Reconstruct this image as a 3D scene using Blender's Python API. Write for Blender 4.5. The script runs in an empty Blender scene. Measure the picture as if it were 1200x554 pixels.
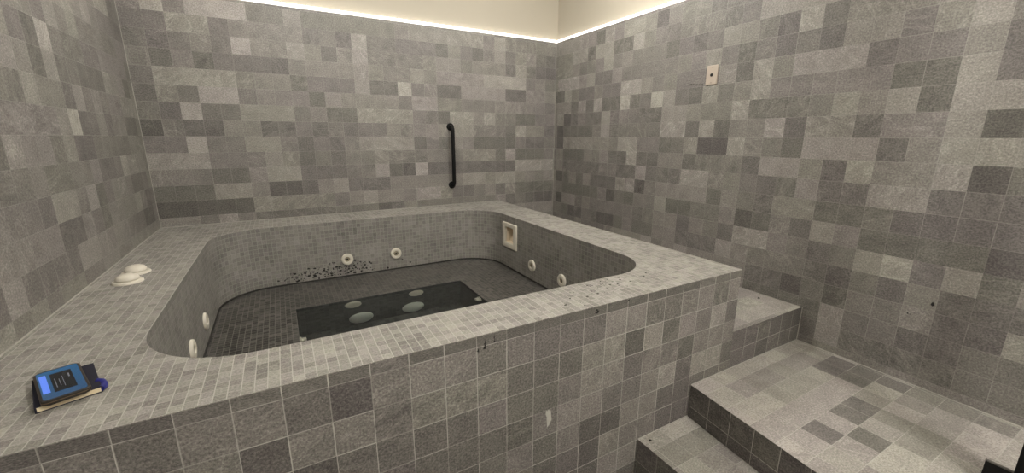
import bpy, bmesh, math, random
from mathutils import Vector, Matrix

C = bpy.context.scene.collection
H = 1.33                      # eye height above the floor
PT = 0.0985                   # wall tile pitch
PM = 0.0255                   # mosaic pitch
XR, XL, YB = 2.249, -0.6795, 3.206
ZT = H + 0.803               # top of the tiling = underside of the light strip
RIM = H - 0.548
TX, TY = 1.678, 0.9745        # outer faces of the tub
IL, IR, IB, IF = -0.384, 1.396, 2.902, 1.178
BEN = H - 0.937
FL, FR, FB, FF = -0.010, 0.973, 2.446, 1.64
FWZ = BEN - 0.378
S1, S2, S3 = H - 1.171, H - 1.022, H - 0.840
YF = -1.2                     # wall behind the camera
ZC = 2.62

# ------------------------------------------------------------------ helpers
def link(o, parent=None):
    C.objects.link(o)
    if parent is not None:
        o.parent = parent
    return o

def obj(name, bm, mats, parent=None, smooth=False, loc=None):
    me = bpy.data.meshes.new(name)
    bmesh.ops.recalc_face_normals(bm, faces=bm.faces) if smooth else None
    bm.to_mesh(me); bm.free()
    if not isinstance(mats, (list, tuple)):
        mats = [mats]
    for m in mats:
        me.materials.append(m)
    if smooth:
        for p in me.polygons:
            p.use_smooth = True
        try:
            me.set_sharp_from_angle(angle=math.radians(38))
        except Exception:
            pass
    o = bpy.data.objects.new(name, me)
    if loc is not None:
        o.location = loc
    return link(o, parent)

def tag(o, label=None, cat=None, group=None, kind=None):
    if label: o['label'] = label
    if cat: o['category'] = cat
    if group: o['group'] = group
    if kind: o['kind'] = kind
    return o

def empty(name, loc, rz=0.0):
    o = bpy.data.objects.new(name, None)
    o.empty_display_size = 0.05
    o.location = loc; o.rotation_euler = (0, 0, rz)
    return link(o)

def copy_tree(o, parent=None):
    c = o.copy(); C.objects.link(c)
    if parent is not None:
        c.parent = parent
        c.matrix_parent_inverse = o.matrix_parent_inverse.copy()
    for ch in list(o.children):
        copy_tree(ch, c)
    return c

def box(bm, x0, x1, y0, y1, z0, z1, bevel=0.0, seg=2, M=None):
    r = bmesh.ops.create_cube(bm, size=1.0)
    vs = r['verts']
    bmesh.ops.scale(bm, vec=(x1 - x0, y1 - y0, z1 - z0), verts=vs)
    bmesh.ops.translate(bm, vec=((x0 + x1) / 2, (y0 + y1) / 2, (z0 + z1) / 2), verts=vs)
    if M is not None:
        bmesh.ops.transform(bm, matrix=M, verts=vs)
    if bevel > 0:
        es = list({e for v in vs for e in v.link_edges})
        bmesh.ops.bevel(bm, geom=es, offset=bevel, segments=seg, affect='EDGES', profile=0.5)

def lathe(bm, prof, seg=40, M=None):
    """prof: list of (radius, height) revolved about local +Z."""
    rings = []
    for r, h in prof:
        if r < 1e-6:
            rings.append([bm.verts.new((0, 0, h))])
        else:
            rings.append([bm.verts.new((r * math.cos(2 * math.pi * i / seg), r * math.sin(2 * math.pi * i / seg), h)) for i in range(seg)])
    new = [v for rg in rings for v in rg]
    for a, b in zip(rings, rings[1:]):
        for i in range(seg):
            j = (i + 1) % seg
            if len(a) == 1 and len(b) == 1:
                continue
            if len(a) == 1:
                bm.faces.new((a[0], b[i], b[j]))
            elif len(b) == 1:
                bm.faces.new((a[i], a[j], b[0]))
            else:
                bm.faces.new((a[i], a[j], b[j], b[i]))
    if M is not None:
        bmesh.ops.transform(bm, matrix=M, verts=new)
    return new

def tube(bm, pts, r, seg=20):
    pts = [Vector(p) for p in pts]
    rings = []
    ref = None
    for i, p in enumerate(pts):
        t = (pts[min(i + 1, len(pts) - 1)] - pts[max(i - 1, 0)]).normalized()
        if ref is None:
            ref = t.orthogonal().normalized()
        ref = (ref - t * ref.dot(t)).normalized()
        b = t.cross(ref)
        rings.append([bm.verts.new(p + r * (math.cos(2 * math.pi * k / seg) * ref + math.sin(2 * math.pi * k / seg) * b)) for k in range(seg)])
    for a, b in zip(rings, rings[1:]):
        for k in range(seg):
            j = (k + 1) % seg
            bm.faces.new((a[k], a[j], b[j], b[k]))
    bm.faces.new(rings[0][::-1]); bm.faces.new(rings[-1])

# ------------------------------------------------------------------ materials
def new_mat(name):
    m = bpy.data.materials.new(name); m.use_nodes = True
    nt = m.node_tree
    b = nt.nodes['Principled BSDF']
    return m, nt, b

def plain(name, col, rough=0.5, metal=0.0, emis=None, estr=0.0, noise=0.0, nscale=40.0):
    m, nt, b = new_mat(name)
    b.inputs['Base Color'].default_value = (*col, 1)
    b.inputs['Roughness'].default_value = rough
    b.inputs['Metallic'].default_value = metal
    if emis:
        b.inputs['Emission Color'].default_value = (*emis, 1)
        b.inputs['Emission Strength'].default_value = estr
    if noise > 0:
        N = nt.nodes; L = nt.links
        tc = N.new('ShaderNodeTexCoord')
        nz = N.new('ShaderNodeTexNoise'); nz.inputs['Scale'].default_value = nscale; nz.inputs['Detail'].default_value = 4
        L.new(tc.outputs['Object'], nz.inputs['Vector'])
        mr = N.new('ShaderNodeMapRange')
        mr.inputs['To Min'].default_value = 1 - noise; mr.inputs['To Max'].default_value = 1 + noise
        L.new(nz.outputs['Fac'], mr.inputs['Value'])
        mx = N.new('ShaderNodeVectorMath'); mx.operation = 'SCALE'
        mx.inputs[0].default_value = col
        L.new(mr.outputs['Result'], mx.inputs['Scale'])
        L.new(mx.outputs['Vector'], b.inputs['Base Color'])
    return m

def stone(name, ramp, grout, gw=0.012, mosaic=False, vein=0.34, speck=0.16, spread=0.5, rough=0.55, bump=0.25, seed=0.0, hue=0.55, mscale=1.0, gy=1.0, gvis=1.0):
    """Split-face stone tile: one UV unit is one tile; the tone of every tile comes from the 'tone' attribute
    (wall tiles) or from a hash of its grid cell (mosaic)."""
    m, nt, b = new_mat(name)
    N = nt.nodes; L = nt.links
    def math_(op, a, bb=None, c=None):
        n = N.new('ShaderNodeMath'); n.operation = op
        for i, v in enumerate((a, bb, c)):
            if v is None: continue
            if isinstance(v, (int, float)): n.inputs[i].default_value = v
            else: L.new(v, n.inputs[i])
        return n.outputs[0]
    uv = N.new('ShaderNodeUVMap'); uv.uv_map = 'UVMap'
    sx = N.new('ShaderNodeSeparateXYZ'); L.new(uv.outputs[0], sx.inputs[0])
    fx = math_('FRACT', sx.outputs[0]); fy = math_('FRACT', sx.outputs[1])
    if mosaic:
        fl = N.new('ShaderNodeVectorMath'); fl.operation = 'FLOOR'; L.new(uv.outputs[0], fl.inputs[0])
        ad = N.new('ShaderNodeVectorMath'); ad.operation = 'ADD'; L.new(fl.outputs[0], ad.inputs[0]); ad.inputs[1].default_value = (0.5 + seed, 0.5, seed)
        wn = N.new('ShaderNodeTexWhiteNoise'); wn.noise_dimensions = '3D'; L.new(ad.outputs[0], wn.inputs['Vector'])
        sc = N.new('ShaderNodeSeparateColor'); L.new(wn.outputs['Color'], sc.inputs[0])
        r0, r1, r2 = sc.outputs[0], sc.outputs[1], sc.outputs[2]
        gv = gvis
        # broad drift of shade from sheet to sheet
        bn = N.new('ShaderNodeTexNoise'); bn.inputs['Scale'].default_value = 0.16 * mscale; bn.inputs['Detail'].default_value = 2
        L.new(ad.outputs[0], bn.inputs['Vector'])
        q = math_('POWER', r0, 1.0)
        tone = math_('ADD', math_('MULTIPLY_ADD', math_('SUBTRACT', q, 0.5), spread, 0.5), math_('MULTIPLY', math_('SUBTRACT', bn.outputs['Fac'], 0.5), 0.55))
    else:
        at = N.new('ShaderNodeAttribute'); at.attribute_name = 'tone'
        sc = N.new('ShaderNodeSeparateColor'); L.new(at.outputs['Color'], sc.inputs[0])
        tone, r1, r2 = sc.outputs[0], sc.outputs[1], sc.outputs[2]
        gv = math_('MINIMUM', 1.0, math_('MULTIPLY', at.outputs['Alpha'], gvis))
    # stone grain: turned and shifted differently on every tile
    rot = N.new('ShaderNodeVectorRotate'); rot.rotation_type = 'Z_AXIS'
    L.new(uv.outputs[0], rot.inputs['Vector']); L.new(math_('MULTIPLY', r1, 6.28), rot.inputs['Angle'])
    mp = N.new('ShaderNodeVectorMath'); mp.operation = 'MULTIPLY_ADD'
    L.new(rot.outputs[0], mp.inputs[0]); mp.inputs[1].default_value = (0.7, 1.7, 1)
    cb = N.new('ShaderNodeCombineXYZ'); L.new(math_('MULTIPLY', r2, 71.0), cb.inputs[0]); L.new(math_('MULTIPLY', r1, 53.0), cb.inputs[1]); L.new(math_('MULTIPLY', r2, 19.0), cb.inputs[2])
    L.new(cb.outputs[0], mp.inputs[2])
    nz = N.new('ShaderNodeTexNoise'); nz.inputs['Scale'].default_value = 1.3; nz.inputs['Detail'].default_value = 5; nz.inputs['Roughness'].default_value = 0.6; nz.inputs['Distortion'].default_value = 1.4
    L.new(mp.outputs[0], nz.inputs['Vector'])
    fn = N.new('ShaderNodeTexNoise'); fn.inputs['Scale'].default_value = 15.0 if not mosaic else 5.0; fn.inputs['Detail'].default_value = 5; fn.inputs['Roughness'].default_value = 0.78
    L.new(uv.outputs[0], fn.inputs['Vector'])
    # how veined a tile is varies
    va = math_('MULTIPLY_ADD', math_('POWER', r2, 2.0), vein * 1.9, vein * 0.25)
    tone = math_('ADD', tone, math_('MULTIPLY', math_('SUBTRACT', nz.outputs['Fac'], 0.5), va))
    tone = math_('ADD', tone, math_('MULTIPLY', math_('SUBTRACT', fn.outputs['Fac'], 0.5), speck * 11))
    cn = N.new('ShaderNodeTexNoise'); cn.inputs['Scale'].default_value = 1.7; cn.inputs['Detail'].default_value = 3
    cv = N.new('ShaderNodeVectorMath'); cv.operation = 'ADD'; L.new(uv.outputs[0], cv.inputs[0]); L.new(cb.outputs[0], cv.inputs[1])
    L.new(cv.outputs[0], cn.inputs['Vector'])
    tone = math_('ADD', tone, math_('MULTIPLY', math_('SUBTRACT', cn.outputs['Fac'], 0.5), 0.28 if not mosaic else 0.1))
    if not mosaic:
        qn = N.new('ShaderNodeTexNoise'); qn.inputs['Scale'].default_value = 0.9; qn.inputs['Detail'].default_value = 3; qn.inputs['Distortion'].default_value = 0.6
        L.new(mp.outputs[0], qn.inputs['Vector'])
        qd = math_('ABSOLUTE', math_('SUBTRACT', qn.outputs['Fac'], 0.5))
        qm = N.new('ShaderNodeMapRange'); qm.interpolation_type = 'SMOOTHSTEP'; L.new(qd, qm.inputs['Value'])
        qm.inputs['From Min'].default_value = 0.004; qm.inputs['From Max'].default_value = 0.035; qm.inputs['To Min'].default_value = 1; qm.inputs['To Max'].default_value = 0
        qs = math_('MULTIPLY', qm.outputs['Result'], math_('MULTIPLY', math_('GREATER_THAN', math_('FRACT', math_('MULTIPLY', r2, 7.31)), 0.76), 0.13))
        tone = math_('ADD', tone, qs)
    cr = N.new('ShaderNodeValToRGB'); cr.color_ramp.interpolation = 'LINEAR'
    els = cr.color_ramp.elements
    while len(els) < len(ramp): els.new(0.5)
    for e, (p, c) in zip(els, ramp):
        e.position = p; e.color = (*c, 1)
    L.new(tone, cr.inputs['Fac'])
    # slight greenish / purplish drift between tiles
    hm = N.new('ShaderNodeMix'); hm.data_type = 'RGBA'
    hm.inputs[6].default_value = (1 + 0.03 * hue, 0.985, 1 + 0.035 * hue, 1); hm.inputs[7].default_value = (0.995, 1.008, 0.968, 1)
    L.new(r1, hm.inputs[0])
    mu = N.new('ShaderNodeMix'); mu.data_type = 'RGBA'; mu.blend_type = 'MULTIPLY'; mu.inputs[0].default_value = 1.0
    L.new(cr.outputs[0], mu.inputs[6]); L.new(hm.outputs[2], mu.inputs[7])
    # grout
    ex = math_('MINIMUM', fx, math_('SUBTRACT', 1.0, fx)); ey = math_('MINIMUM', fy, math_('SUBTRACT', 1.0, fy))
    ed = math_('MINIMUM', ex, math_('MULTIPLY', ey, 1.0 / gy))
    jn = N.new('ShaderNodeTexNoise'); jn.inputs['Scale'].default_value = 3.0; L.new(uv.outputs[0], jn.inputs['Vector'])
    wv = math_('MULTIPLY', math_('MULTIPLY_ADD', jn.outputs['Fac'], 1.6, 0.2), gw)
    gm = N.new('ShaderNodeMapRange'); gm.interpolation_type = 'SMOOTHSTEP'
    L.new(ed, gm.inputs['Value']); L.new(math_('MULTIPLY', wv, 0.6), gm.inputs['From Min']); L.new(math_('MULTIPLY', wv, 1.4), gm.inputs['From Max'])
    L.new(math_('SUBTRACT', 1.0, gv), gm.inputs['To Min']); gm.inputs['To Max'].default_value = 1.0
    mg = N.new('ShaderNodeMix'); mg.data_type = 'RGBA'
    mg.inputs[6].default_value = (*grout, 1)
    L.new(gm.outputs['Result'], mg.inputs[0]); L.new(mu.outputs[2], mg.inputs[7])
    L.new(mg.outputs[2], b.inputs['Base Color'])
    b.inputs['Roughness'].default_value = rough
    b.inputs['Specular IOR Level'].default_value = 0.35
    # relief
    hb = math_('ADD', math_('MULTIPLY', gm.outputs['Result'], 0.6), math_('MULTIPLY', nz.outputs['Fac'], 0.15))
    hb = math_('ADD', hb, math_('MULTIPLY', fn.outputs['Fac'], 0.35))
    bp = N.new('ShaderNodeBump'); bp.inputs['Strength'].default_value = bump; bp.inputs['Distance'].default_value = 0.0025
    L.new(hb, bp.inputs['Height']); L.new(bp.outputs[0], b.inputs['Normal'])
    return m

RAMP_WALL = [(0.0, (0.060, 0.056, 0.053)), (0.30, (0.128, 0.120, 0.111)), (0.55, (0.205, 0.194, 0.177)), (0.80, (0.300, 0.285, 0.258)), (1.0, (0.43, 0.41, 0.37))]
GROUT = (0.34, 0.325, 0.295)
M_WALL = stone('grey stone wall tile', RAMP_WALL, GROUT, gw=0.010)
M_FRONT = stone('grey stone cladding tile', RAMP_WALL, (0.48, 0.465, 0.42), gw=0.014, speck=0.20, gvis=1.6)
M_STEP = stone('grey stone step tile', RAMP_WALL, (0.47, 0.455, 0.41), gw=0.010, vein=0.3)
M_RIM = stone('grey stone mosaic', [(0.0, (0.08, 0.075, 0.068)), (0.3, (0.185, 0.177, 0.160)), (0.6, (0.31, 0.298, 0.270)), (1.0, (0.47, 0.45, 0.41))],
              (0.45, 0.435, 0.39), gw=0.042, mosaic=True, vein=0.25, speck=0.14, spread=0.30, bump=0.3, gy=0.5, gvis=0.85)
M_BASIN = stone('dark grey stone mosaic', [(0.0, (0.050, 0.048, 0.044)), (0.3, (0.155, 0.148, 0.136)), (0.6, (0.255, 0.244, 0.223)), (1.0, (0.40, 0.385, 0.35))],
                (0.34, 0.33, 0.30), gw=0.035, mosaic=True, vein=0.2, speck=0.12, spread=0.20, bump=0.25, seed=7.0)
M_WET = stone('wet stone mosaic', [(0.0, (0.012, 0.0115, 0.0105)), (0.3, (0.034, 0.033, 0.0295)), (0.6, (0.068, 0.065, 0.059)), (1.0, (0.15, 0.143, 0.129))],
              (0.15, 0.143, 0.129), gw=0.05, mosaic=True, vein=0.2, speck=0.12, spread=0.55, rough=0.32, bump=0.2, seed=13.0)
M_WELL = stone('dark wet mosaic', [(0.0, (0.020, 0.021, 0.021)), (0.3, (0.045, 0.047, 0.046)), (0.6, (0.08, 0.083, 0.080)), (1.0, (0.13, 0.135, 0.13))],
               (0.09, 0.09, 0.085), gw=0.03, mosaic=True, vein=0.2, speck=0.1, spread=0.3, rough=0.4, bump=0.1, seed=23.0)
M_PLASTER = plain('cream plaster', (0.42, 0.38, 0.305), 0.7, noise=0.02, nscale=6)
M_CEIL = plain('off white ceiling paint', (0.74, 0.70, 0.62), 0.8, noise=0.02, nscale=4)
M_LED = plain('led diffuser', (0.9, 0.9, 0.88), 0.4, emis=(1.0, 0.95, 0.87), estr=1.5)
M_ALU = plain('satin aluminium', (0.6, 0.59, 0.57), 0.4, 0.8)
M_WHITE = plain('ivory plastic', (0.66, 0.62, 0.53), 0.4, noise=0.05, nscale=60)
M_TAN = plain('beige plastic', (0.80, 0.69, 0.53), 0.45, noise=0.06, nscale=50)
M_HOLE = plain('shadowed bore', (0.012, 0.011, 0.010), 0.6)
M_BRASS = plain('dull nozzle', (0.30, 0.26, 0.18), 0.45)
M_BLACK = plain('matt black metal', (0.005, 0.005, 0.005), 0.6)
M_BLACK.node_tree.nodes['Principled BSDF'].inputs['Specular IOR Level'].default_value = 0.2
M_BLACKEDGE = plain('grey metal top edge', (0.12, 0.115, 0.10), 0.4, 0.4)
M_PLATE = plain('beige wall plate', (0.47, 0.40, 0.33), 0.42, noise=0.06, nscale=300)
M_SCREW = plain('screw head', (0.3, 0.27, 0.23), 0.35, 0.7)
M_NAVY = plain('navy black book cover', (0.006, 0.006, 0.018), 0.75, noise=0.15, nscale=200)
M_PAGE = plain('cream page edges', (0.72, 0.62, 0.42), 0.8, noise=0.12, nscale=400)
M_ROYAL = plain('royal blue ribbon', (0.012, 0.014, 0.16), 0.5)
M_CASE = plain('dark bronze phone case', (0.035, 0.028, 0.022), 0.3, 0.2)
M_FRAMEM = plain('bronze phone frame', (0.20, 0.15, 0.10), 0.28, 0.9)
M_SPECK = plain('dark dirt', (0.012, 0.011, 0.009), 0.8)
M_GRIME = plain('brown grime', (0.085, 0.078, 0.066), 0.8)
M_PALE = plain('pale quartz', (0.45, 0.44, 0.39), 0.5, noise=0.15, nscale=60)
M_GROUT = plain('pale grout', (0.40, 0.385, 0.345), 0.8, noise=0.2, nscale=30)
M_JOINT = plain('dark joint strip', (0.022, 0.020, 0.017), 0.6, noise=0.4, nscale=30)
M_COVER = plain('pale grey drain cover', (0.50, 0.52, 0.47), 0.45, noise=0.08, nscale=80)

def water_mat():
    m, nt, b = new_mat('pool water')
    N = nt.nodes; L = nt.links
    b.inputs['Base Color'].default_value = (0.84, 0.90, 0.87, 1)
    b.inputs['Roughness'].default_value = 0.0
    b.inputs['IOR'].default_value = 1.33
    b.inputs['Transmission Weight'].default_value = 1.0
    return m
M_WATER = water_mat()

def screen_mat():
    m, nt, b = new_mat('lit phone screen')
    N = nt.nodes; L = nt.links
    uv = N.new('ShaderNodeTexCoord')
    sx = N.new('ShaderNodeSeparateXYZ'); L.new(uv.outputs['Object'], sx.inputs[0])
    mr = N.new('ShaderNodeMapRange'); mr.inputs['From Min'].default_value = -0.08; mr.inputs['From Max'].default_value = 0.08
    L.new(sx.outputs['Y'], mr.inputs['Value'])
    cr = N.new('ShaderNodeValToRGB')
    cr.color_ramp.elements[0].color = (0.022, 0.085, 0.19, 1)
    cr.color_ramp.elements[1].color = (0.010, 0.115, 0.26, 1)
    L.new(mr.outputs[0], cr.inputs[0])
    b.inputs['Base Color'].default_value = (0.01, 0.01, 0.012, 1)
    b.inputs['Roughness'].default_value = 0.15
    L.new(cr.outputs[0], b.inputs['Emission Color'])
    b.inputs['Emission Strength'].default_value = SCREEN
    return m
SCREEN = 0.42
M_SCREEN = screen_mat()
M_WIDGET = plain('lit pale blue panel', (0.01, 0.01, 0.02), 0.2, emis=(0.10, 0.22, 0.80), estr=0.6)
M_PANEL = plain('dark screen panel', (0.006, 0.008, 0.012), 0.2)
M_STROKE = plain('grey lit strokes', (0.02, 0.02, 0.02), 0.3, emis=(0.16, 0.17, 0.20), estr=0.35)

# ------------------------------------------------------------------ tiled panels
# tones picked out tile by tile: panel -> {(column, row): tone 0..1}
TONES = {}
for _k, _s in (
    ('back', '''7:-6:535..2...222.2......3242
6:-7:224423.....1422...1.2..42
5:-6:12325334313422223..233.14211
4:-7:31312221..................23
3:-7:2.........2241152....44.113
2:-7:1325.....1......4...222.33..2
1:-7:2152244.23114.....14.342.1.22
0:-7:02113311212122323.4..22214331
-1:-7:2252..4.121344.4121..11112112
-2:1:121.2..2.........1112
-3:-7:33.11.4411122410511.11111444
-4:-7:111443001341113.3...44.443
-5:-7:000003.3.323433244.1123131.11
-6:-6:32421..11212013222.2..312100
-7:19:3.3'''),
    ('right', '''6:-28:14..1.......1244
5:-26:423.2212124321413
4:-28:41..2222.3.4212121332342
3:-32:14.11.22..32322.314344412231
2:-30:1314115125421423422..31141
1:-31:012114.3211443.341112434144
0:-32:01111.4122224414133413313340
-1:-32:0...3.3.4.221230043214441344
-2:-31:111.231141133122214431433401
-3:-32:311.1122114121442321241144111
-4:-32:01.131113402333.1321331121111
-5:-31:1111120212241122301214311110
-6:-32:0...3222221233132144321245241
-7:-31:10021001311331.1432221021311
-8:-13:1102022311
-9:-13:11.1422112
-10:-10:14111'''),
    ('left', '''5:27:4...1
4:23:4..22
3:20:2152.1.2
2:19:4.14.11...3.1
1:20:4.3.4.3...3
0:19:2.2.51..1..1
-1:18:43..31..2..2
-2:17:2.3.....1..4
-3:19:14..412...1
-4:17:3..1.3......4.1
-5:16:41.1.4
-6:16:2.2'''),
    ('front', '''0:-6:21
-1:-4:122102321211133112313
-2:-2:02212221113304.3241
-3:-1:01111211233122..33
-4:2:11102331134.4.1
-5:5:2120033
-6:6:01032211
-7:9:3'''),
    ('step2_top', '''7:-4:4.1
6:-5:44.1
5:-7:1.1..51
4:-6:1.35.2
3:-1:2
2:-1:2'''),
):
    _d = TONES.setdefault(_k, {})
    for _l in _s.split('\n'):
        _r, _c, _t = _l.split(':')
        for _i, _ch in enumerate(_t):
            if _ch != '.':
                _d[(int(_c) + _i, int(_r))] = (0.27, 0.40, 0.50, 0.60, 0.71, 0.85)[int(_ch)]

def layers(bm):
    return (bm.loops.layers.uv.get('UVMap') or bm.loops.layers.uv.new('UVMap'),
            bm.loops.layers.float_color.get('tone') or bm.loops.layers.float_color.new('tone'))

def panel(bm, O, U, V, u0, u1, v0, v1, pu=PT, ou=0.0, pv=PT, ov=0.0, key='', mean=0.57, sd=0.08, run=0.42, skip=None):
    """Grid of tiles on the plane O + u U + v V; joints at u = ou + k pu and v = ov + k pv."""
    lu, lt = layers(bm)
    O, U, V = Vector(O), Vector(U), Vector(V)
    def cuts(a, b, p, o):
        k0 = math.floor((a - o) / p + 1e-6); out = []
        k = k0
        while o + k * p < b - 1e-6:
            lo, hi = max(a, o + k * p), min(b, o + (k + 1) * p)
            if hi - lo > 1e-5: out.append((k, lo, hi))
            k += 1
        return out
    ov_t = TONES.get(key, {})
    for (j, va, vb) in cuts(v0, v1, pv, ov):
        last = None
        for (i, ua, ub) in cuts(u0, u1, pu, ou):
            if skip and skip((ua + ub) / 2, (va + vb) / 2): continue
            rnd = random.Random(f'{key}|{i}|{j}')
            t = min(0.88, max(0.20, rnd.gauss(mean, sd)))
            a, b, g = rnd.random(), rnd.random(), 0.12 + 0.75 * rnd.random() ** 1.3
            same = rnd.random() < run
            if (i, j) in ov_t:
                t = ov_t[(i, j)]
                same = last is not None and abs(last[0] - t) < 0.06
                t += rnd.uniform(-0.03, 0.03)
            if same and last is not None:
                t, a, b = last[0] + rnd.uniform(-0.02, 0.02), last[1], last[2]
            last = (t, a, b)
            vs = [bm.verts.new(O + U * u + V * v) for u, v in ((ua, va), (ub, va), (ub, vb), (ua, vb))]
            f = bm.faces.new(vs)
            for lp, (u, v) in zip(f.loops, ((ua, va), (ub, va), (ub, vb), (ua, vb))):
                # keep each face inside its own cell
                lp[lu].uv = ((u - ou) / pu + 200, (v - ov) / pv + 200)
                lp[lt] = (t, a, b, g)

def plain_faces(bm, quads, tone=0.4):
    lu, lt = layers(bm)
    for q in quads:
        vs = [bm.verts.new(p) for p in q]
        f = bm.faces.new(vs)
        for lp in f.loops:
            lp[lu].uv = (0.5, 0.5); lp[lt] = (tone, .5, .2, .2)

def slab_back(bm, x0, x1, y0, y1, z0, z1, omit):
    P = lambda x, y, z: (x, y, z)
    q = {'-x': [P(x0, y0, z0), P(x0, y0, z1), P(x0, y1, z1), P(x0, y1, z0)],
         '+x': [P(x1, y0, z0), P(x1, y1, z0), P(x1, y1, z1), P(x1, y0, z1)],
         '-y': [P(x0, y0, z0), P(x1, y0, z0), P(x1, y0, z1), P(x0, y0, z1)],
         '+y': [P(x0, y1, z0), P(x0, y1, z1), P(x1, y1, z1), P(x1, y1, z0)],
         '-z': [P(x0, y0, z0), P(x0, y1, z0), P(x1, y1, z0), P(x1, y0, z0)],
         '+z': [P(x0, y0, z1), P(x1, y0, z1), P(x1, y1, z1), P(x0, y1, z1)]}
    plain_faces(bm, [v for k, v in q.items() if k not in omit])

TH = 0.03
# back wall
bm = bmesh.new()
panel(bm, (0, YB, H), (1, 0, 0), (0, 0, 1), XL, XR, -H, ZT - H, pu=0.1005, ou=0.0265, pv=PT, ov=0.001, key='back')
slab_back(bm, XL - TH, XR + TH, YB, YB + TH, 0, ZT, ('-y',))
wall_back = tag(obj('wall_back', bm, M_WALL), kind='structure')
# right wall
bm = bmesh.new()
panel(bm, (XR, 0, H), (0, -1, 0), (0, 0, 1), -YB, -YF, -H, ZT - H, pu=0.0985, ou=-0.012, pv=PT, ov=0.0, key='right')
slab_back(bm, XR, XR + TH, YF, YB, 0, ZT, ('-x',))
wall_right = tag(obj('wall_right', bm, M_WALL), kind='structure')
# left wall
bm = bmesh.new()
panel(bm, (XL, 0, H), (0, 1, 0), (0, 0, 1), YF, YB, -H, ZT - H, pu=0.0985, ou=-0.02, pv=PT, ov=0.004, key='left')
slab_back(bm, XL - TH, XL, YF, YB, 0, ZT, ('+x',))
wall_left = tag(obj('wall_left', bm, M_WALL), kind='structure')
# wall behind the camera
bm = bmesh.new()
panel(bm, (0, YF, H), (-1, 0, 0), (0, 0, 1), -XR, -XL, -H, ZT - H, key='front_wall')
slab_back(bm, XL - TH, XR + TH, YF - TH, YF, 0, ZT, ('+y',))
wall_front = tag(obj('wall_front', bm, M_WALL), kind='structure')
# plaster above the tiles, set back behind the light strip
for par, (x0, x1, y0, y1) in ((wall_back, (XL - TH, XR + TH, YB + TH, YB + 0.10)), (wall_right, (XR + TH, XR + 0.10, YF, YB + 0.10)),
                              (wall_left, (XL - 0.10, XL - TH, YF, YB + 0.10)), (wall_front, (XL - TH, XR + TH, YF - 0.10, YF - TH))):
    bm = bmesh.new(); box(bm, x0, x1, y0, y1, ZT - 0.3, ZC)
    obj('plaster', bm, M_PLASTER, par)['label'] = 'cream plaster above the tiles'
# floor, ceiling
bm = bmesh.new()
panel(bm, (0, 0, 0), (1, 0, 0), (0, 1, 0), XL, XR, YF, TY, key='floor')
slab_back(bm, XL - 0.1, XR + 0.1, YF - 0.1, YB + 0.1, -0.08, -0.001, ())
tag(obj('floor', bm, M_WALL), kind='structure')
bm = bmesh.new(); box(bm, XL - 0.1, XR + 0.1, YF - 0.1, YB + 0.1, ZC, ZC + 0.06)
tag(obj('ceiling', bm, M_CEIL), kind='structure')

# ------------------------------------------------------------------ light strips
def strip(label, x0, x1, y0, y1):
    e = empty('light_strip', ((x0 + x1) / 2, (y0 + y1) / 2, ZT))
    tag(e, label, 'light', 'glowing strips along the top of the tiles')
    lx, ly = (x1 - x0) / 2, (y1 - y0) / 2
    bm = bmesh.new(); box(bm, -lx, lx, -ly, ly, 0, 0.003)
    obj('channel', bm, M_ALU, e)
    bm = bmesh.new(); box(bm, -lx, lx, -ly, ly, 0.003, 0.0225, bevel=0.003)
    obj('diffuser', bm, M_LED, e)
strip('glowing white light strip along the top of the back wall above the grab bar', XL + 0.0, XR, YB, YB + TH)
strip('glowing white light strip along the top of the right wall above the wall plate', XR, XR + TH, YF, YB + TH)

# ------------------------------------------------------------------ hot tub
tub = empty('hot_tub', ((XL + TX) / 2, (TY + YB) / 2, 0))
tag(tub, 'raised hot tub built of grey stone tile with mosaic rim in the back left corner', 'hot tub')
T0 = Vector(tub.location)
def tobj(name, bm, mats, parent=tub, smooth=False):
    off = Vector((0, 0, 0))
    p = parent
    while p is not None:
        off += Vector(p.location); p = p.parent
    bmesh.ops.translate(bm, vec=-off, verts=bm.verts)
    return obj(name, bm, mats, parent, smooth)

def rounded(x0, x1, y0, y1, rs, n=14):
    """loop of points, counter clockwise from above; rs = radii at (x0,y0),(x1,y0),(x1,y1),(x0,y1)"""
    pts = []
    for (cx, cy, sx, sy, a0, r) in ((x0, y0, 1, 1, 180, rs[0]), (x1, y0, -1, 1, 270, rs[1]), (x1, y1, -1, -1, 0, rs[2]), (x0, y1, 1, -1, 90, rs[3])):
        for k in range(n + 1):
            a = math.radians(a0 + 90 * k / n)
            pts.append((cx + sx * r + r * math.cos(a), cy + sy * r + r * math.sin(a)))
    return pts
RS = (0.285, 0.225, 0.27, 0.27)
loop = rounded(IL, IR, IF, IB, RS)

# cladding: faces seen from outside
bm = bmesh.new()
STRIP = 0.036
panel(bm, (0, TY, H), (1, 0, 0), (0, 0, 1), XL, TX, -H, -0.548 - STRIP, pu=0.0975, ou=0.0430, pv=0.0982, ov=-0.584, key='front', mean=0.40, sd=0.10)
panel(bm, (0, TY, H), (1, 0, 0), (0, 0, 1), XL, TX, -0.548 - STRIP, -0.548 - 0.0015, pu=0.0975, ou=0.0430, pv=STRIP, ov=-0.548 - STRIP, key='front_strip', mean=0.38, sd=0.07)
panel(bm, (TX, 0, H), (0, 1, 0), (0, 0, 1), TY, YB, -H, -0.5495, pu=0.0985, ou=TY, pv=0.0982, ov=-0.584, key='tub_side', mean=0.45, sd=0.1)
tobj('cladding', bm, M_FRONT)

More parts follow.
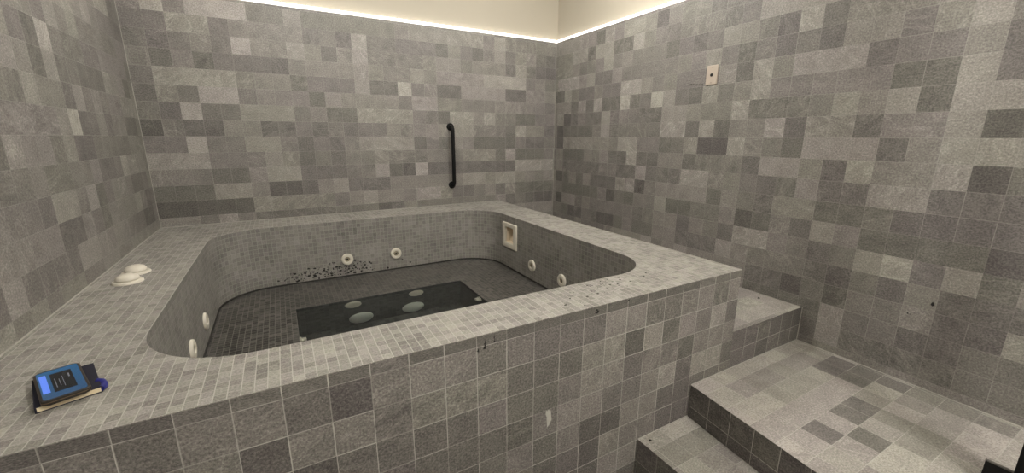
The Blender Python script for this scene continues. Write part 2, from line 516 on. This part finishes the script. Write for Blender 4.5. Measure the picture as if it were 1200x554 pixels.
# rim: flat mosaic ledge with rounded opening
bm = bmesh.new()
lu, lt = layers(bm)
def rim_face(z, flip):
    outer = [(XL, TY - 0.001), (TX + 0.001, TY - 0.001), (TX + 0.001, YB), (XL, YB)]
    ov = [bm.verts.new((x, y, z)) for x, y in outer]
    iv = [bm.verts.new((x, y, z)) for x, y in loop]
    es = [bm.edges.new((ov[i], ov[(i + 1) % 4])) for i in range(4)] + [bm.edges.new((iv[i], iv[(i + 1) % len(iv)])) for i in range(len(iv))]
    r = bmesh.ops.triangle_fill(bm, use_beauty=True, use_dissolve=False, edges=es)
    fs = [g for g in r['geom'] if isinstance(g, bmesh.types.BMFace)]
    for f in fs:
        if (f.normal.z < 0) != flip: f.normal_flip()
        for lp in f.loops:
            lp[lu].uv = (lp.vert.co.x / PM + 200.12, (lp.vert.co.y - IF) / PM + 200.0)
            lp[lt] = (.5, .5, .5, 1)
    return ov, iv
ot, it = rim_face(RIM, False)
ob, ib = rim_face(RIM - 0.0025, True)
for i in range(4):
    f = bm.faces.new((ob[i], ob[(i + 1) % 4], ot[(i + 1) % 4], ot[i]))
    for lp in f.loops: lp[lu].uv = ((lp.vert.co.x + lp.vert.co.y) / PM + 200.12, (lp.vert.co.z - RIM) / PM + 200.9)
for i in range(len(it)):
    j = (i + 1) % len(it)
    f = bm.faces.new((it[i], it[j], ib[j], ib[i]))
    for lp in f.loops: lp[lu].uv = ((lp.vert.co.x + lp.vert.co.y) / PM + 200.12, (lp.vert.co.z - RIM) / PM + 200.9)
tobj('rim', bm, M_RIM)

# basin wall (one strip round the opening, with the mouth of the skimmer left open)
SKY0, SKY1, SKZ0, SKZ1 = 2.455, 2.57, H - 0.745, H - 0.632
bm = bmesh.new(); lu, lt = layers(bm)
pts = []
n = len(loop)
for i in range(n):
    p, q = loop[i], loop[(i + 1) % n]
    pts.append(p)
    if abs(p[0] - IR) < 1e-6 and abs(q[0] - IR) < 1e-6 and p[1] < SKY0 < q[1]:
        pts += [(IR, SKY0), (IR, SKY1)]
zs = [RIM - 0.0025, SKZ1, SKZ0, BEN]
s = 0.0
for i in range(len(pts)):
    p, q = pts[i], pts[(i + 1) % len(pts)]
    d = math.hypot(q[0] - p[0], q[1] - p[1])
    if d < 1e-7: continue
    for k in range(3):
        if k == 1 and p == (IR, SKY0): continue
        co = ((p[0], p[1], zs[k]), (p[0], p[1], zs[k + 1]), (q[0], q[1], zs[k + 1]), (q[0], q[1], zs[k]))
        f = bm.faces.new([bm.verts.new(c) for c in co])
        for lp, (ss, z) in zip(f.loops, ((s, zs[k]), (s, zs[k + 1]), (s + d, zs[k + 1]), (s + d, zs[k]))):
            lp[lu].uv = (ss / PM + 200, (z - RIM) / PM + 200)
    s += d
bmesh.ops.remove_doubles(bm, verts=bm.verts, dist=1e-5)
bmesh.ops.recalc_face_normals(bm, faces=bm.faces)
for f in bm.faces: f.normal_flip()
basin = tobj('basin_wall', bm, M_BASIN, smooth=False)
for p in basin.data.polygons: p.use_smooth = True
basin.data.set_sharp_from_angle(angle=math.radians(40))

# thin dark strip along the joint of wall and bench
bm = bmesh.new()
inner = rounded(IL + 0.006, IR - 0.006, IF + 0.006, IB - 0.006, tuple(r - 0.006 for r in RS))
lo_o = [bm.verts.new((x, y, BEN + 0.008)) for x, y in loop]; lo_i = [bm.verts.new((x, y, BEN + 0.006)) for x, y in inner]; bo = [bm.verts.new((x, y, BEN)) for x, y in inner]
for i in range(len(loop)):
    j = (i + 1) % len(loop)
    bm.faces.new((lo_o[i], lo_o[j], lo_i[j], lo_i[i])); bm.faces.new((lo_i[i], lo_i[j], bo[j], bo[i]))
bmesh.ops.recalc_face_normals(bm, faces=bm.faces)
tobj('joint_strip', bm, M_JOINT)['label'] = 'dark joint along the foot of the basin wall'

# bench with the footwell opening
bm = bmesh.new(); lu, lt = layers(bm)
ov = [bm.verts.new((x, y, BEN)) for x, y in loop]
iv = [bm.verts.new((x, y, BEN)) for x, y in ((FL, FF), (FR, FF), (FR, FB), (FL, FB))]
es = [bm.edges.new((ov[i], ov[(i + 1) % len(ov)])) for i in range(len(ov))] + [bm.edges.new((iv[i], iv[(i + 1) % 4])) for i in range(4)]
bmesh.ops.triangle_fill(bm, use_beauty=True, use_dissolve=False, edges=es)
for f in bm.faces:
    if f.normal.z < 0: f.normal_flip()
    for lp in f.loops: lp[lu].uv = ((lp.vert.co.x - FL) / PM + 200, (lp.vert.co.y - FB) / PM + 200)
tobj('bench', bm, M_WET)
# footwell
bm = bmesh.new(); lu, lt = layers(bm)
c4 = [(FL, FF), (FR, FF), (FR, FB), (FL, FB)]
for i in range(4):
    p, q = c4[i], c4[(i + 1) % 4]
    d = math.hypot(q[0] - p[0], q[1] - p[1])
    f = bm.faces.new([bm.verts.new(c) for c in ((p[0], p[1], BEN), (p[0], p[1], FWZ), (q[0], q[1], FWZ), (q[0], q[1], BEN))])
    for lp, (u, v) in zip(f.loops, ((0, BEN), (0, FWZ), (d, FWZ), (d, BEN))):
        lp[lu].uv = (u / PM + 200 + 50 * i, (v - BEN) / PM + 200)
f = bm.faces.new([bm.verts.new((x, y, FWZ)) for x, y in c4])
for lp in f.loops: lp[lu].uv = (lp.vert.co.x / PM + 200, lp.vert.co.y / PM + 200)
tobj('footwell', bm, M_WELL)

# water standing in the footwell
bm = bmesh.new()
bmesh.ops.create_grid(bm, x_segments=1, y_segments=1, size=0.5)
bmesh.ops.scale(bm, vec=(FR - FL, FB - FF, 1), verts=bm.verts)
bm.normal_update()
for f in bm.faces:
    if f.normal.z < 0: f.normal_flip()
w = obj('water', bm, M_WATER, loc=((FL + FR) / 2, (FF + FB) / 2, BEN - 0.008))
tag(w, 'dark still water standing in the footwell of the hot tub', 'water', kind='stuff')

# jets
def axis_matrix(pos, d):
    return Matrix.Translation(Vector(pos)) @ Vector(d).to_track_quat('Z', 'Y').to_matrix().to_4x4()
def jet(pos, d, r=0.039):
    bm = bmesh.new()
    lathe(bm, [(r, 0.0), (r, 0.006), (r * .93, 0.011), (r * .70, 0.013), (r * .48, 0.011), (r * .42, 0.002)], M=axis_matrix(pos, d))
    j = tobj('jet', bm, M_WHITE, smooth=True)
    j['label'] = 'round ivory jet fitting'
    bm = bmesh.new()
    lathe(bm, [(r * .43, 0.003), (r * .36, 0.004), (r * .33, 0.008), (r * .24, 0.010), (r * .17, 0.007), (r * .17, 0.001), (0, 0.001)], M=axis_matrix(pos, d))
    nz = tobj('nozzle', bm, M_BRASS, j, smooth=True)
    bm = bmesh.new()
    lathe(bm, [(r * .165, 0.0035), (0, 0.0035)], seg=20, M=axis_matrix(pos, d))
    tobj('bore', bm, M_HOLE, j)
for x, z in ((0.334, -0.815), (0.665, -0.819)): jet((x, IB, H + z), (0, -1, 0))
for y in (2.207, 1.872): jet((IR, y, H - 0.831), (-1, 0, 0))
for y, z in ((2.225, -0.832), (1.896, -0.816)): jet((IL, y, H + z), (1, 0, 0))
# fittings under the water
for x in (0.289, 0.671): 
    bm = bmesh.new()
    lathe(bm, [(0.047, 0.0), (0.047, 0.006), (0.042, 0.012), (0.022, 0.016), (0.008, 0.014), (0, 0.014)], M=axis_matrix((x, FB, BEN - 0.008 - 0.064), (0, -1, 0)))
    tobj('inlet_cap', bm, M_WHITE, smooth=True)['label'] = 'small pale inlet cap under the water'
for x in (0.329, 0.647):
    bm = bmesh.new()
    lathe(bm, [(0.070, 0.0), (0.070, 0.006), (0.066, 0.012), (0.05, 0.024), (0.03, 0.031), (0, 0.034)], M=axis_matrix((x, FB, BEN - 0.29), (0, -1, 0)))
    tobj('drain_cover', bm, M_COVER, smooth=True)['label'] = 'pale domed drain cover under the water'
def outlet(pos, d):
    bm = bmesh.new()
    lathe(bm, [(0.026, 0.0), (0.026, 0.008), (0.018, 0.010), (0.018, 0.028), (0.012, 0.030), (0.0, 0.022)], seg=24, M=axis_matrix(pos, d))
    tobj('outlet', bm, M_WHITE, smooth=True)['label'] = 'small white outlet at the footwell edge'
outlet((FL, 2.075, BEN - 0.034), (1, 0, 0))
outlet((FR, 2.13, BEN - 0.034), (-1, 0, 0))

# skimmer
sk0, sk1, sz0, sz1 = 2.41, 2.612, H - 0.783, H - 0.600
bm = bmesh.new()
def ring(x, y0, y1, z0, z1):
    return [bm.verts.new((x, y, z)) for y, z in ((y0, z0), (y1, z0), (y1, z1), (y0, z1))]
rings = [ring(IR + 0.001, sk0, sk1, sz0, sz1), ring(IR - 0.012, sk0, sk1, sz0, sz1), ring(IR - 0.012, SKY0, SKY1, SKZ0, SKZ1), ring(IR + 0.004, SKY0, SKY1, SKZ0, SKZ1)]
for a, b in zip(rings, rings[1:]):
    for i in range(4):
        bm.faces.new((a[i], a[(i + 1) % 4], b[(i + 1) % 4], b[i]))
bmesh.ops.recalc_face_normals(bm, faces=bm.faces)
es = [e for e in bm.edges if abs(e.verts[0].co.x - (IR - .012)) < 1e-5 and abs(e.verts[1].co.x - (IR - .012)) < 1e-5]
es += [e for e in bm.edges if {round(v.co.y, 4) for v in e.verts} in ({sk0}, {sk1}) and {round(v.co.z, 4) for v in e.verts} in ({round(sz0, 4)}, {round(sz1, 4)})]
bmesh.ops.bevel(bm, geom=list(set(es)), offset=0.006, segments=3, affect='EDGES', profile=0.5)
skim = tobj('skimmer', bm, M_WHITE, smooth=True)
skim['label'] = 'square ivory skimmer mouth'
bm = bmesh.new()
a = ring(IR + 0.003, SKY0, SKY1, SKZ0, SKZ1); b = ring(IR + 0.075, SKY0 + 0.008, SKY1 - 0.008, SKZ0 + 0.008, SKZ1 - 0.008)
for i in range(4): bm.faces.new((a[i], a[(i + 1) % 4], b[(i + 1) % 4], b[i]))
bm.faces.new(b)
tobj('throat', bm, M_TAN, skim)
bm = bmesh.new()       # weir flap leaning in the mouth
Mf = Matrix.Translation((IR + 0.03, (SKY0 + SKY1) / 2, SKZ0 + 0.004)) @ Matrix.Rotation(math.radians(28), 4, 'Y')
box(bm, -0.003, 0.003, -0.052, 0.052, 0, 0.07, bevel=0.002, M=Mf)
tobj('flap', bm, M_TAN, skim)

# two domed control knobs on the left ledge
def knob(x, y):
    bm = bmesh.new()
    lathe(bm, [(0.048, 0), (0.048, 0.004), (0.045, 0.008), (0.036, 0.010), (0.030, 0.010)], M=Matrix.Translation((x, y, RIM)))
    k = tobj('control_knob', bm, M_WHITE, smooth=True)
    k['label'] = 'domed ivory air control knob'
    bm = bmesh.new()
    lathe(bm, [(0.034, 0.010), (0.037, 0.013), (0.036, 0.019), (0.030, 0.027), (0.018, 0.033), (0, 0.035)], M=Matrix.Translation((x, y, RIM)))
    tobj('cap', bm, M_WHITE, k, smooth=True)
knob(-0.562, 2.035); knob(-0.566, 2.165)

# ------------------------------------------------------------------ steps
def tiled_step(label, top, corners, z1, faces, key, mean_top=0.62):
    """corners: (x,y) around, ccw from above.  Tiles on the top are laid to the room's axes and trimmed to the outline."""
    cx = sum(c[0] for c in corners) / len(corners); cy = sum(c[1] for c in corners) / len(corners)
    e = empty('tiled_step', (cx, cy, 0)); tag(e, label, 'step', 'tiled steps beside the hot tub')
    def local(bm): bmesh.ops.translate(bm, vec=(-cx, -cy, 0), verts=bm.verts)
    x0, x1 = min(c[0] for c in corners), max(c[0] for c in corners)
    y0, y1 = min(c[1] for c in corners), max(c[1] for c in corners)
    bm = bmesh.new()
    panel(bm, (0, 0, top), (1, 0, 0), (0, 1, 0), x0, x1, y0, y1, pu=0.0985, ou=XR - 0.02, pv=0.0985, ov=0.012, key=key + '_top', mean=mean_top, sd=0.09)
    m = len(corners)
    for i in range(m):
        p, q = Vector((*corners[i], 0)), Vector((*corners[(i + 1) % m], 0))
        d = (q - p).normalized(); nrm = Vector((d.y, -d.x, 0))
        bmesh.ops.bisect_plane(bm, geom=list(bm.verts) + list(bm.edges) + list(bm.faces), dist=1e-6, plane_co=p, plane_no=nrm, clear_outer=True)
    local(bm)
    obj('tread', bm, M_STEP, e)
    bm = bmesh.new()
    for i in range(m):
        p, q = Vector((*corners[i], 0)), Vector((*corners[(i + 1) % m], 0))
        ln = (q - p).length; d = (q - p) / ln
        if i in faces:
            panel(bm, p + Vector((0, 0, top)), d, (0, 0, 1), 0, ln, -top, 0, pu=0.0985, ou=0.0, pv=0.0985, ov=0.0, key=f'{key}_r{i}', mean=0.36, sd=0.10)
        else:
            plain_faces(bm, [[p, q, q + Vector((0, 0, top)), p + Vector((0, 0, top))]])
    local(bm)
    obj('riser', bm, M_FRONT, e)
    return e
Y0 = -0.55
x2a, x2b = 1.421, 1.421 - (TY - Y0) * 0.115
G = 0.002
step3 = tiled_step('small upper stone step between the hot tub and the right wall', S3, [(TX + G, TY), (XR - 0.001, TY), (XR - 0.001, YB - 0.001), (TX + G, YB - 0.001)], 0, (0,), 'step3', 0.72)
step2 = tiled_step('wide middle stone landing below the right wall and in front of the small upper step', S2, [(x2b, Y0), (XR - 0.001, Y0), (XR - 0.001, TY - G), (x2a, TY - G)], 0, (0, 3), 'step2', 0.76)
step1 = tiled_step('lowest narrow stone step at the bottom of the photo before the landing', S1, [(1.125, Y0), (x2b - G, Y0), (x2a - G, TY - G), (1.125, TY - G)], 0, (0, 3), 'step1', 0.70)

# ------------------------------------------------------------------ grab bar
gx = 1.230
gb = empty('grab_bar', (gx, YB, H - 0.152)); tag(gb, 'matt black vertical grab bar fixed to the back wall', 'grab bar')
zt, zb, so, rb = 0.232, -0.232, 0.054, 0.0145
bm = bmesh.new()
path = [(0, -0.004, zt)]
rr = 0.032
for k in range(9):
    a = math.radians(90 * k / 8)
    path.append((0, -(so - rr) - rr * math.sin(a), zt - rr + rr * math.cos(a)))
for k in range(9):
    a = math.radians(90 * k / 8)
    path.append((0, -(so - rr) - rr * math.cos(a), zb + rr - rr * math.sin(a)))
path.append((0, -0.004, zb))
tube(bm, path, rb)
obj('bar', bm, M_BLACK, gb, smooth=True)
for z in (zt, zb):
    bm = bmesh.new(); lathe(bm, [(0, 0), (0.029, 0), (0.029, 0.006), (0.025, 0.013), (0.016, 0.015)], M=Matrix.Translation((0, 0, z)) @ Matrix.Rotation(math.radians(90), 4, 'X'))
    obj('flange', bm, M_BLACK, gb, smooth=True)

# ------------------------------------------------------------------ wall plate
wp = empty('wall_plate', (XR, 1.635, H + 0.352)); tag(wp, 'small beige wall plate with a dark round centre on the right wall', 'wall plate')
bm = bmesh.new(); box(bm, -0.007, 0, -0.036, 0.036, -0.053, 0.053, bevel=0.003)
obj('plate', bm, M_PLATE, wp)
bm = bmesh.new(); lathe(bm, [(0.009, 0), (0.009, 0.002), (0.0065, 0.003), (0.0065, 0.0005), (0, 0.0005)], seg=24, M=axis_matrix((-0.007, 0, 0), (-1, 0, 0)))
obj('button', bm, M_HOLE, wp)
for z in (0.042, -0.042):
    bm = bmesh.new(); lathe(bm, [(0.0035, 0), (0.003, 0.0012), (0, 0.0016)], seg=16, M=axis_matrix((-0.007, 0, z), (-1, 0, 0)))
    obj('screw', bm, M_SCREW, wp)

# ------------------------------------------------------------------ notebook and phone on the ledge
ang = math.atan2(0.35, 0.937)        # long side leans towards -x
nb = empty('notebook', (-0.468, 1.190, RIM), ang); tag(nb, 'dark pocket notebook with cream page edges lying under the phone', 'notebook')
BW, BL = 0.098, 0.150
bm = bmesh.new(); box(bm, -BW / 2, BW / 2, -BL / 2, BL / 2, 0.0, 0.0018, bevel=0.0006)
obj('back_cover', bm, M_NAVY, nb)
bm = bmesh.new(); box(bm, -BW / 2, BW / 2, -BL / 2, BL / 2, 0.0122, 0.014, bevel=0.0006)
obj('front_cover', bm, M_NAVY, nb)
bm = bmesh.new(); box(bm, -BW / 2 + 0.002, BW / 2 - 0.002, -BL / 2 + 0.002, BL / 2 - 0.002, 0.0018, 0.0122)
obj('pages', bm, M_PAGE, nb)
bm = bmesh.new(); box(bm, -BW / 2 - 0.0012, -BW / 2 + 0.002, -BL / 2, BL / 2, 0.0, 0.014, bevel=0.0008)
obj('spine', bm, M_NAVY, nb)
bm = bmesh.new()
tube(bm, [(BW / 2 - 0.004, -0.034, 0.0115), (BW / 2 + 0.003, -0.040, 0.0095), (BW / 2 + 0.005, -0.050, 0.0075), (BW / 2 + 0.004, -0.062, 0.0072), (BW / 2 - 0.002, -0.070, 0.0075)], 0.0070, 12)
obj('ribbon', bm, M_ROYAL, nb, smooth=True)['label'] = 'royal blue ribbon end'

def rrect(bm, w, l, r, z0, z1, n=8):
    pts = []
    for (sx, sy, a0) in ((1, 1, 0), (-1, 1, 90), (-1, -1, 180), (1, -1, 270)):
        for k in range(n + 1):
            a = math.radians(a0 + 90 * k / n)
            pts.append((sx * (w / 2 - r) + r * math.cos(a), sy * (l / 2 - r) + r * math.sin(a)))
    lo = [bm.verts.new((x, y, z0)) for x, y in pts]; hi = [bm.verts.new((x, y, z1)) for x, y in pts]
    bm.faces.new(lo[::-1]); bm.faces.new(hi)
    for i in range(len(pts)):
        j = (i + 1) % len(pts)
        bm.faces.new((lo[i], lo[j], hi[j], hi[i]))
ph = empty('smartphone', (-0.473, 1.185, RIM + 0.0141), math.atan2(0.395, 0.918)); tag(ph, 'smartphone with a lit blue screen lying on the dark notebook', 'phone')
PW, PL = 0.074, 0.166
bm = bmesh.new(); rrect(bm, PW, PL, 0.011, 0.0, 0.0105)
es = [e for e in bm.edges if abs(e.verts[0].co.z - e.verts[1].co.z) < 1e-6]
bmesh.ops.bevel(bm, geom=es, offset=0.0022, segments=3, affect='EDGES', profile=0.5)
obj('case', bm, M_CASE, ph, smooth=True)
bm = bmesh.new(); rrect(bm, PW + 0.0006, PL + 0.0006, 0.0113, 0.0048, 0.0066)
obj('frame', bm, M_FRAMEM, ph, smooth=True)['label'] = 'bronze metal frame'
bm = bmesh.new(); rrect(bm, PW - 0.009, PL - 0.011, 0.007, 0.0100, 0.0108)
scr = obj('screen', bm, M_SCREEN, ph); scr['label'] = 'lit blue screen'
def on_screen(name, m, s0, s1, t0, t1, h, parent=scr):
    W2, L2 = PW - 0.012, PL - 0.016
    bm = bmesh.new()
    box(bm, -W2 / 2 + s0 * W2, -W2 / 2 + s1 * W2, L2 / 2 - t1 * L2, L2 / 2 - t0 * L2, 0.0106, h)
    return obj(name, bm, m, parent)
on_screen('light_panel', M_WIDGET, 0.02, 0.19, 0.12, 0.80, 0.0110)['label'] = 'pale blue block'
on_screen('dark_panel', M_PANEL, 0.28, 0.82, 0.14, 0.84, 0.0110)['label'] = 'black window'
for s0, s1, t0, t1 in ((0.36, 0.38, 0.35, 0.70), (0.46, 0.475, 0.40, 0.66), (0.55, 0.565, 0.32, 0.72), (0.70, 0.74, 0.28, 0.42)):
    on_screen('text_stroke', M_STROKE, s0, s1, t0, t1, 0.0112)

# ------------------------------------------------------------------ black door frame at the near right
dp = empty('door_frame', (1.745, 0.15, S2)); tag(dp, 'black metal door frame edge standing on the landing at the bottom right corner', 'door frame')
bm = bmesh.new(); box(bm, -0.02, 0.03, -0.075, 0.0, 0, 2.05, bevel=0.001)
obj('post', bm, M_BLACK, dp)
bm = bmesh.new(); box(bm, -0.008, 0.0, 0.0, 0.056, 0, 0.088)
fp = obj('foot_plate', bm, M_BLACK, dp)
bm = bmesh.new(); box(bm, -0.0085, 0.0005, 0.0, 0.0565, 0.088, 0.091)  # thin top strip, lighter grey than the plate
obj('edge', bm, M_BLACKEDGE, fp)['label'] = 'grey top edge'

# ------------------------------------------------------------------ dirt left round the water line
rnd = random.Random(5)
bm = bmesh.new()
def fleck(bm, c, a, b, r):
    """small irregular crust on a wall at c; a, b span the wall, thickness towards a x b"""
    a, b = Vector(a), Vector(b); nrm = a.cross(b)
    k = rnd.randint(5, 8); ph = rnd.random() * 6.28
    vs = []; 
    for i in range(k):
        t = ph + 6.283 * i / k; rr = r * rnd.uniform(0.6, 1.3)
        vs.append(Vector(c) + a * rr * math.cos(t) + b * rr * 0.8 * math.sin(t))
    base = [bm.verts.new(v) for v in vs]; top = [bm.verts.new(Vector(c) + (v - Vector(c)) * 0.6 + nrm * min(0.002, r * .4)) for v in vs]
    for i in range(k):
        j = (i + 1) % k
        bm.faces.new((base[i], base[j], top[j], top[i]))
    bm.faces.new(top)
n = 0
while n < 200:
    x = rnd.gauss(0.22, 0.22); z = BEN + abs(rnd.gauss(0.0, 0.06)) + 0.014
    lim = 0.13 - abs(x - 0.30) * 0.16
    if not (-0.10 < x < 0.85) or z - BEN > lim: continue
    if any((x - jx) ** 2 + (z - (H - 0.815)) ** 2 < 0.045 ** 2 for jx in (0.334, 0.665)): continue
    fleck(bm, (x, IB, z), (1, 0, 0), (0, 0, 1), rnd.choice((0.003, 0.0035, 0.0045, 0.006, 0.008)))
    n += 1
d = tobj('dirt_flecks', bm, M_SPECK, basin)
d['label'] = 'dark flecks of dirt below the jets'; d['kind'] = 'stuff'
def stain(label, pts, m=M_SPECK, parent=tub):
    bm = bmesh.new()
    for c, a, b, r in pts: fleck(bm, c, a, b, r)
    o = tobj('stain', bm, m, parent); o['label'] = label; o['kind'] = 'stuff'
X_, Y_, Z_ = (1, 0, 0), (0, 1, 0), (0, 0, 1)
pts = []
for x, z0, z1, r in ((0.459, -0.565, -0.592, 0.0030), (0.490, -0.556, -0.580, 0.0028), (0.437, -0.590, -0.597, 0.003)):
    for k in range(7):
        t = k / 6
        pts.append(((x + rnd.uniform(-.001, .001), TY - 0.0002, H + z0 + (z1 - z0) * t), X_, Z_, 0.8 * r * (0.5 + t * (1.0 if x != 0.459 else 1.6))))
for k in range(4): pts.append(((0.875 + rnd.uniform(-.006, .006), TY - 0.0002, H - 0.567 + rnd.uniform(-.008, .008)), X_, Z_, 0.0045))
pts.append(((1.02, TY - 0.0002, H - 0.556), X_, Z_, 0.004))
stain('dark drip marks on the front tiles', pts)
pts = []
for k in range(70):
    t = rnd.random()
    x = rnd.gauss(1.02, 0.14); y = 1.075 + (x - 0.95) * 0.35 + rnd.gauss(0, 0.035)
    if not (0.99 < y < 1.165 and 0.6 < x < 1.4): continue
    pts.append(((x, y, RIM + 0.0001), X_, Y_, rnd.choice((0.002, 0.0025, 0.003, 0.005))))
stain('brown grime specks on the rim', pts, M_GRIME)
pts = [((XR - 0.0002, 0.516, H - 0.654), Z_, Y_, 0.009), ((XR - 0.0002, 0.582, H - 0.721), Z_, Y_, 0.0035), ((XR - 0.0002, 0.574, H - 0.722), Z_, Y_, 0.002)]
stain('dark chip in the tiles', pts, parent=wall_right)
pts = [((XR - 0.0002, 1.692 + 0.011 * k, H + 0.306 + 0.001 * k), Z_, Y_, 0.0055) for k in range(9)]
stain('dark open joint', pts, M_GRIME, wall_right)
stain('dark scuff', [((XR - 0.0002, 2.126 + rnd.uniform(-.01, .01), H - 0.355 - 0.006 * k), Z_, Y_, 0.009) for k in range(5)], M_GRIME, wall_right)
stain('dark spot', [((2.17, 1.15, S3 + 0.0002), X_, Y_, 0.010), ((2.178, 1.153, S3 + 0.0002), X_, Y_, 0.007)], parent=step3)
stain('dark spot', [((1.163, 0.945, S1 + 0.0002), X_, Y_, 0.008)], parent=step1)

bm = bmesh.new()
fleck(bm, (0.690, TY - 0.0002, H - 0.918), (0.33, 0, 0), (0, 0, 1.45), 0.029)
fleck(bm, (0.684, TY - 0.0002, H - 0.893), (0.45, 0, 0), (0, 0, 0.9), 0.018)
o = tobj('stain', bm, M_PALE, tub); o['label'] = 'pale quartz patch on a front tile'; o['kind'] = 'stuff'
# pale grout beads in the corners
def bead(x0, x1, y0, y1, z0, z1, parent):
    bm = bmesh.new(); box(bm, x0, x1, y0, y1, z0, z1)
    tobj('grout_joint', bm, M_GROUT, parent)
g = 0.0028
bead(XR - g - 0.001, XR - 0.001, Y0, TY - G, S2, S2 + g, step2)
bead(x2a, XR - 0.001, TY - G - g, TY - G, S2, S2 + g, step2)
bead(1.125, x2a - G, TY - G - g, TY - G, S1, S1 + g, step1)
bead(XR - g * .6, XR, YB - g * .6, YB, S3, ZT, wall_back)
bead(XL, XL + g * .6, YB - g * .6, YB, RIM, ZT, wall_back)
bead(XL, TX, YB - g, YB, RIM, RIM + g, tub)
bead(XL, XL + g, TY, YB, RIM, RIM + g, tub)
bead(XR - g, XR, TY - G - g, TY - G, S2, S3, wall_right)

# ------------------------------------------------------------------ lights
def add_fill(x, y, power, z=ZC - 0.12, col=(1.0, 0.982, 0.95)):
    """unseen point light added under the ceiling, no lamp body"""
    l = bpy.data.lights.new('fill_light', 'POINT'); l.shadow_soft_size = 0.10; l.energy = power; l.color = col
    o = bpy.data.objects.new('fill_light', l); o.location = (x, y, z); link(o)
for x, y, p in ((1.40, -0.45, 38.0), (0.45, -0.75, 26.0), (0.25, 2.2, 14.0), (1.55, 2.1, 14.0)):  # added fill, placed to brighten the walls and front panel
    add_fill(x, y, p)
w = bpy.data.worlds.new('World'); bpy.context.scene.world = w; w.use_nodes = True
w.node_tree.nodes['Background'].inputs[0].default_value = (0.9, 0.92, 1, 1); w.node_tree.nodes['Background'].inputs[1].default_value = 0.02

# ------------------------------------------------------------------ camera
cd = bpy.data.cameras.new('camera'); cam = bpy.data.objects.new('camera', cd); link(cam)
cd.sensor_fit = 'HORIZONTAL'; cd.sensor_width = 36.0; cd.lens = 479.76 / 1200 * 36.0; cd.clip_start = 0.02
cam.location = (0, 0, H)
cam.rotation_mode = 'XYZ'
R = Matrix.Rotation(math.radians(-29.33), 4, 'Z') @ Matrix.Rotation(math.radians(90 - 13.627), 4, 'X') @ Matrix.Rotation(math.radians(0.111), 4, 'Z')
cam.rotation_euler = R.to_euler()
sc = bpy.context.scene; sc.camera = cam
vs = sc.view_settings; vs.view_transform = 'Standard'; vs.look = 'None'; vs.gamma = 1.0; vs.use_curve_mapping = False; vs.exposure = 0.88
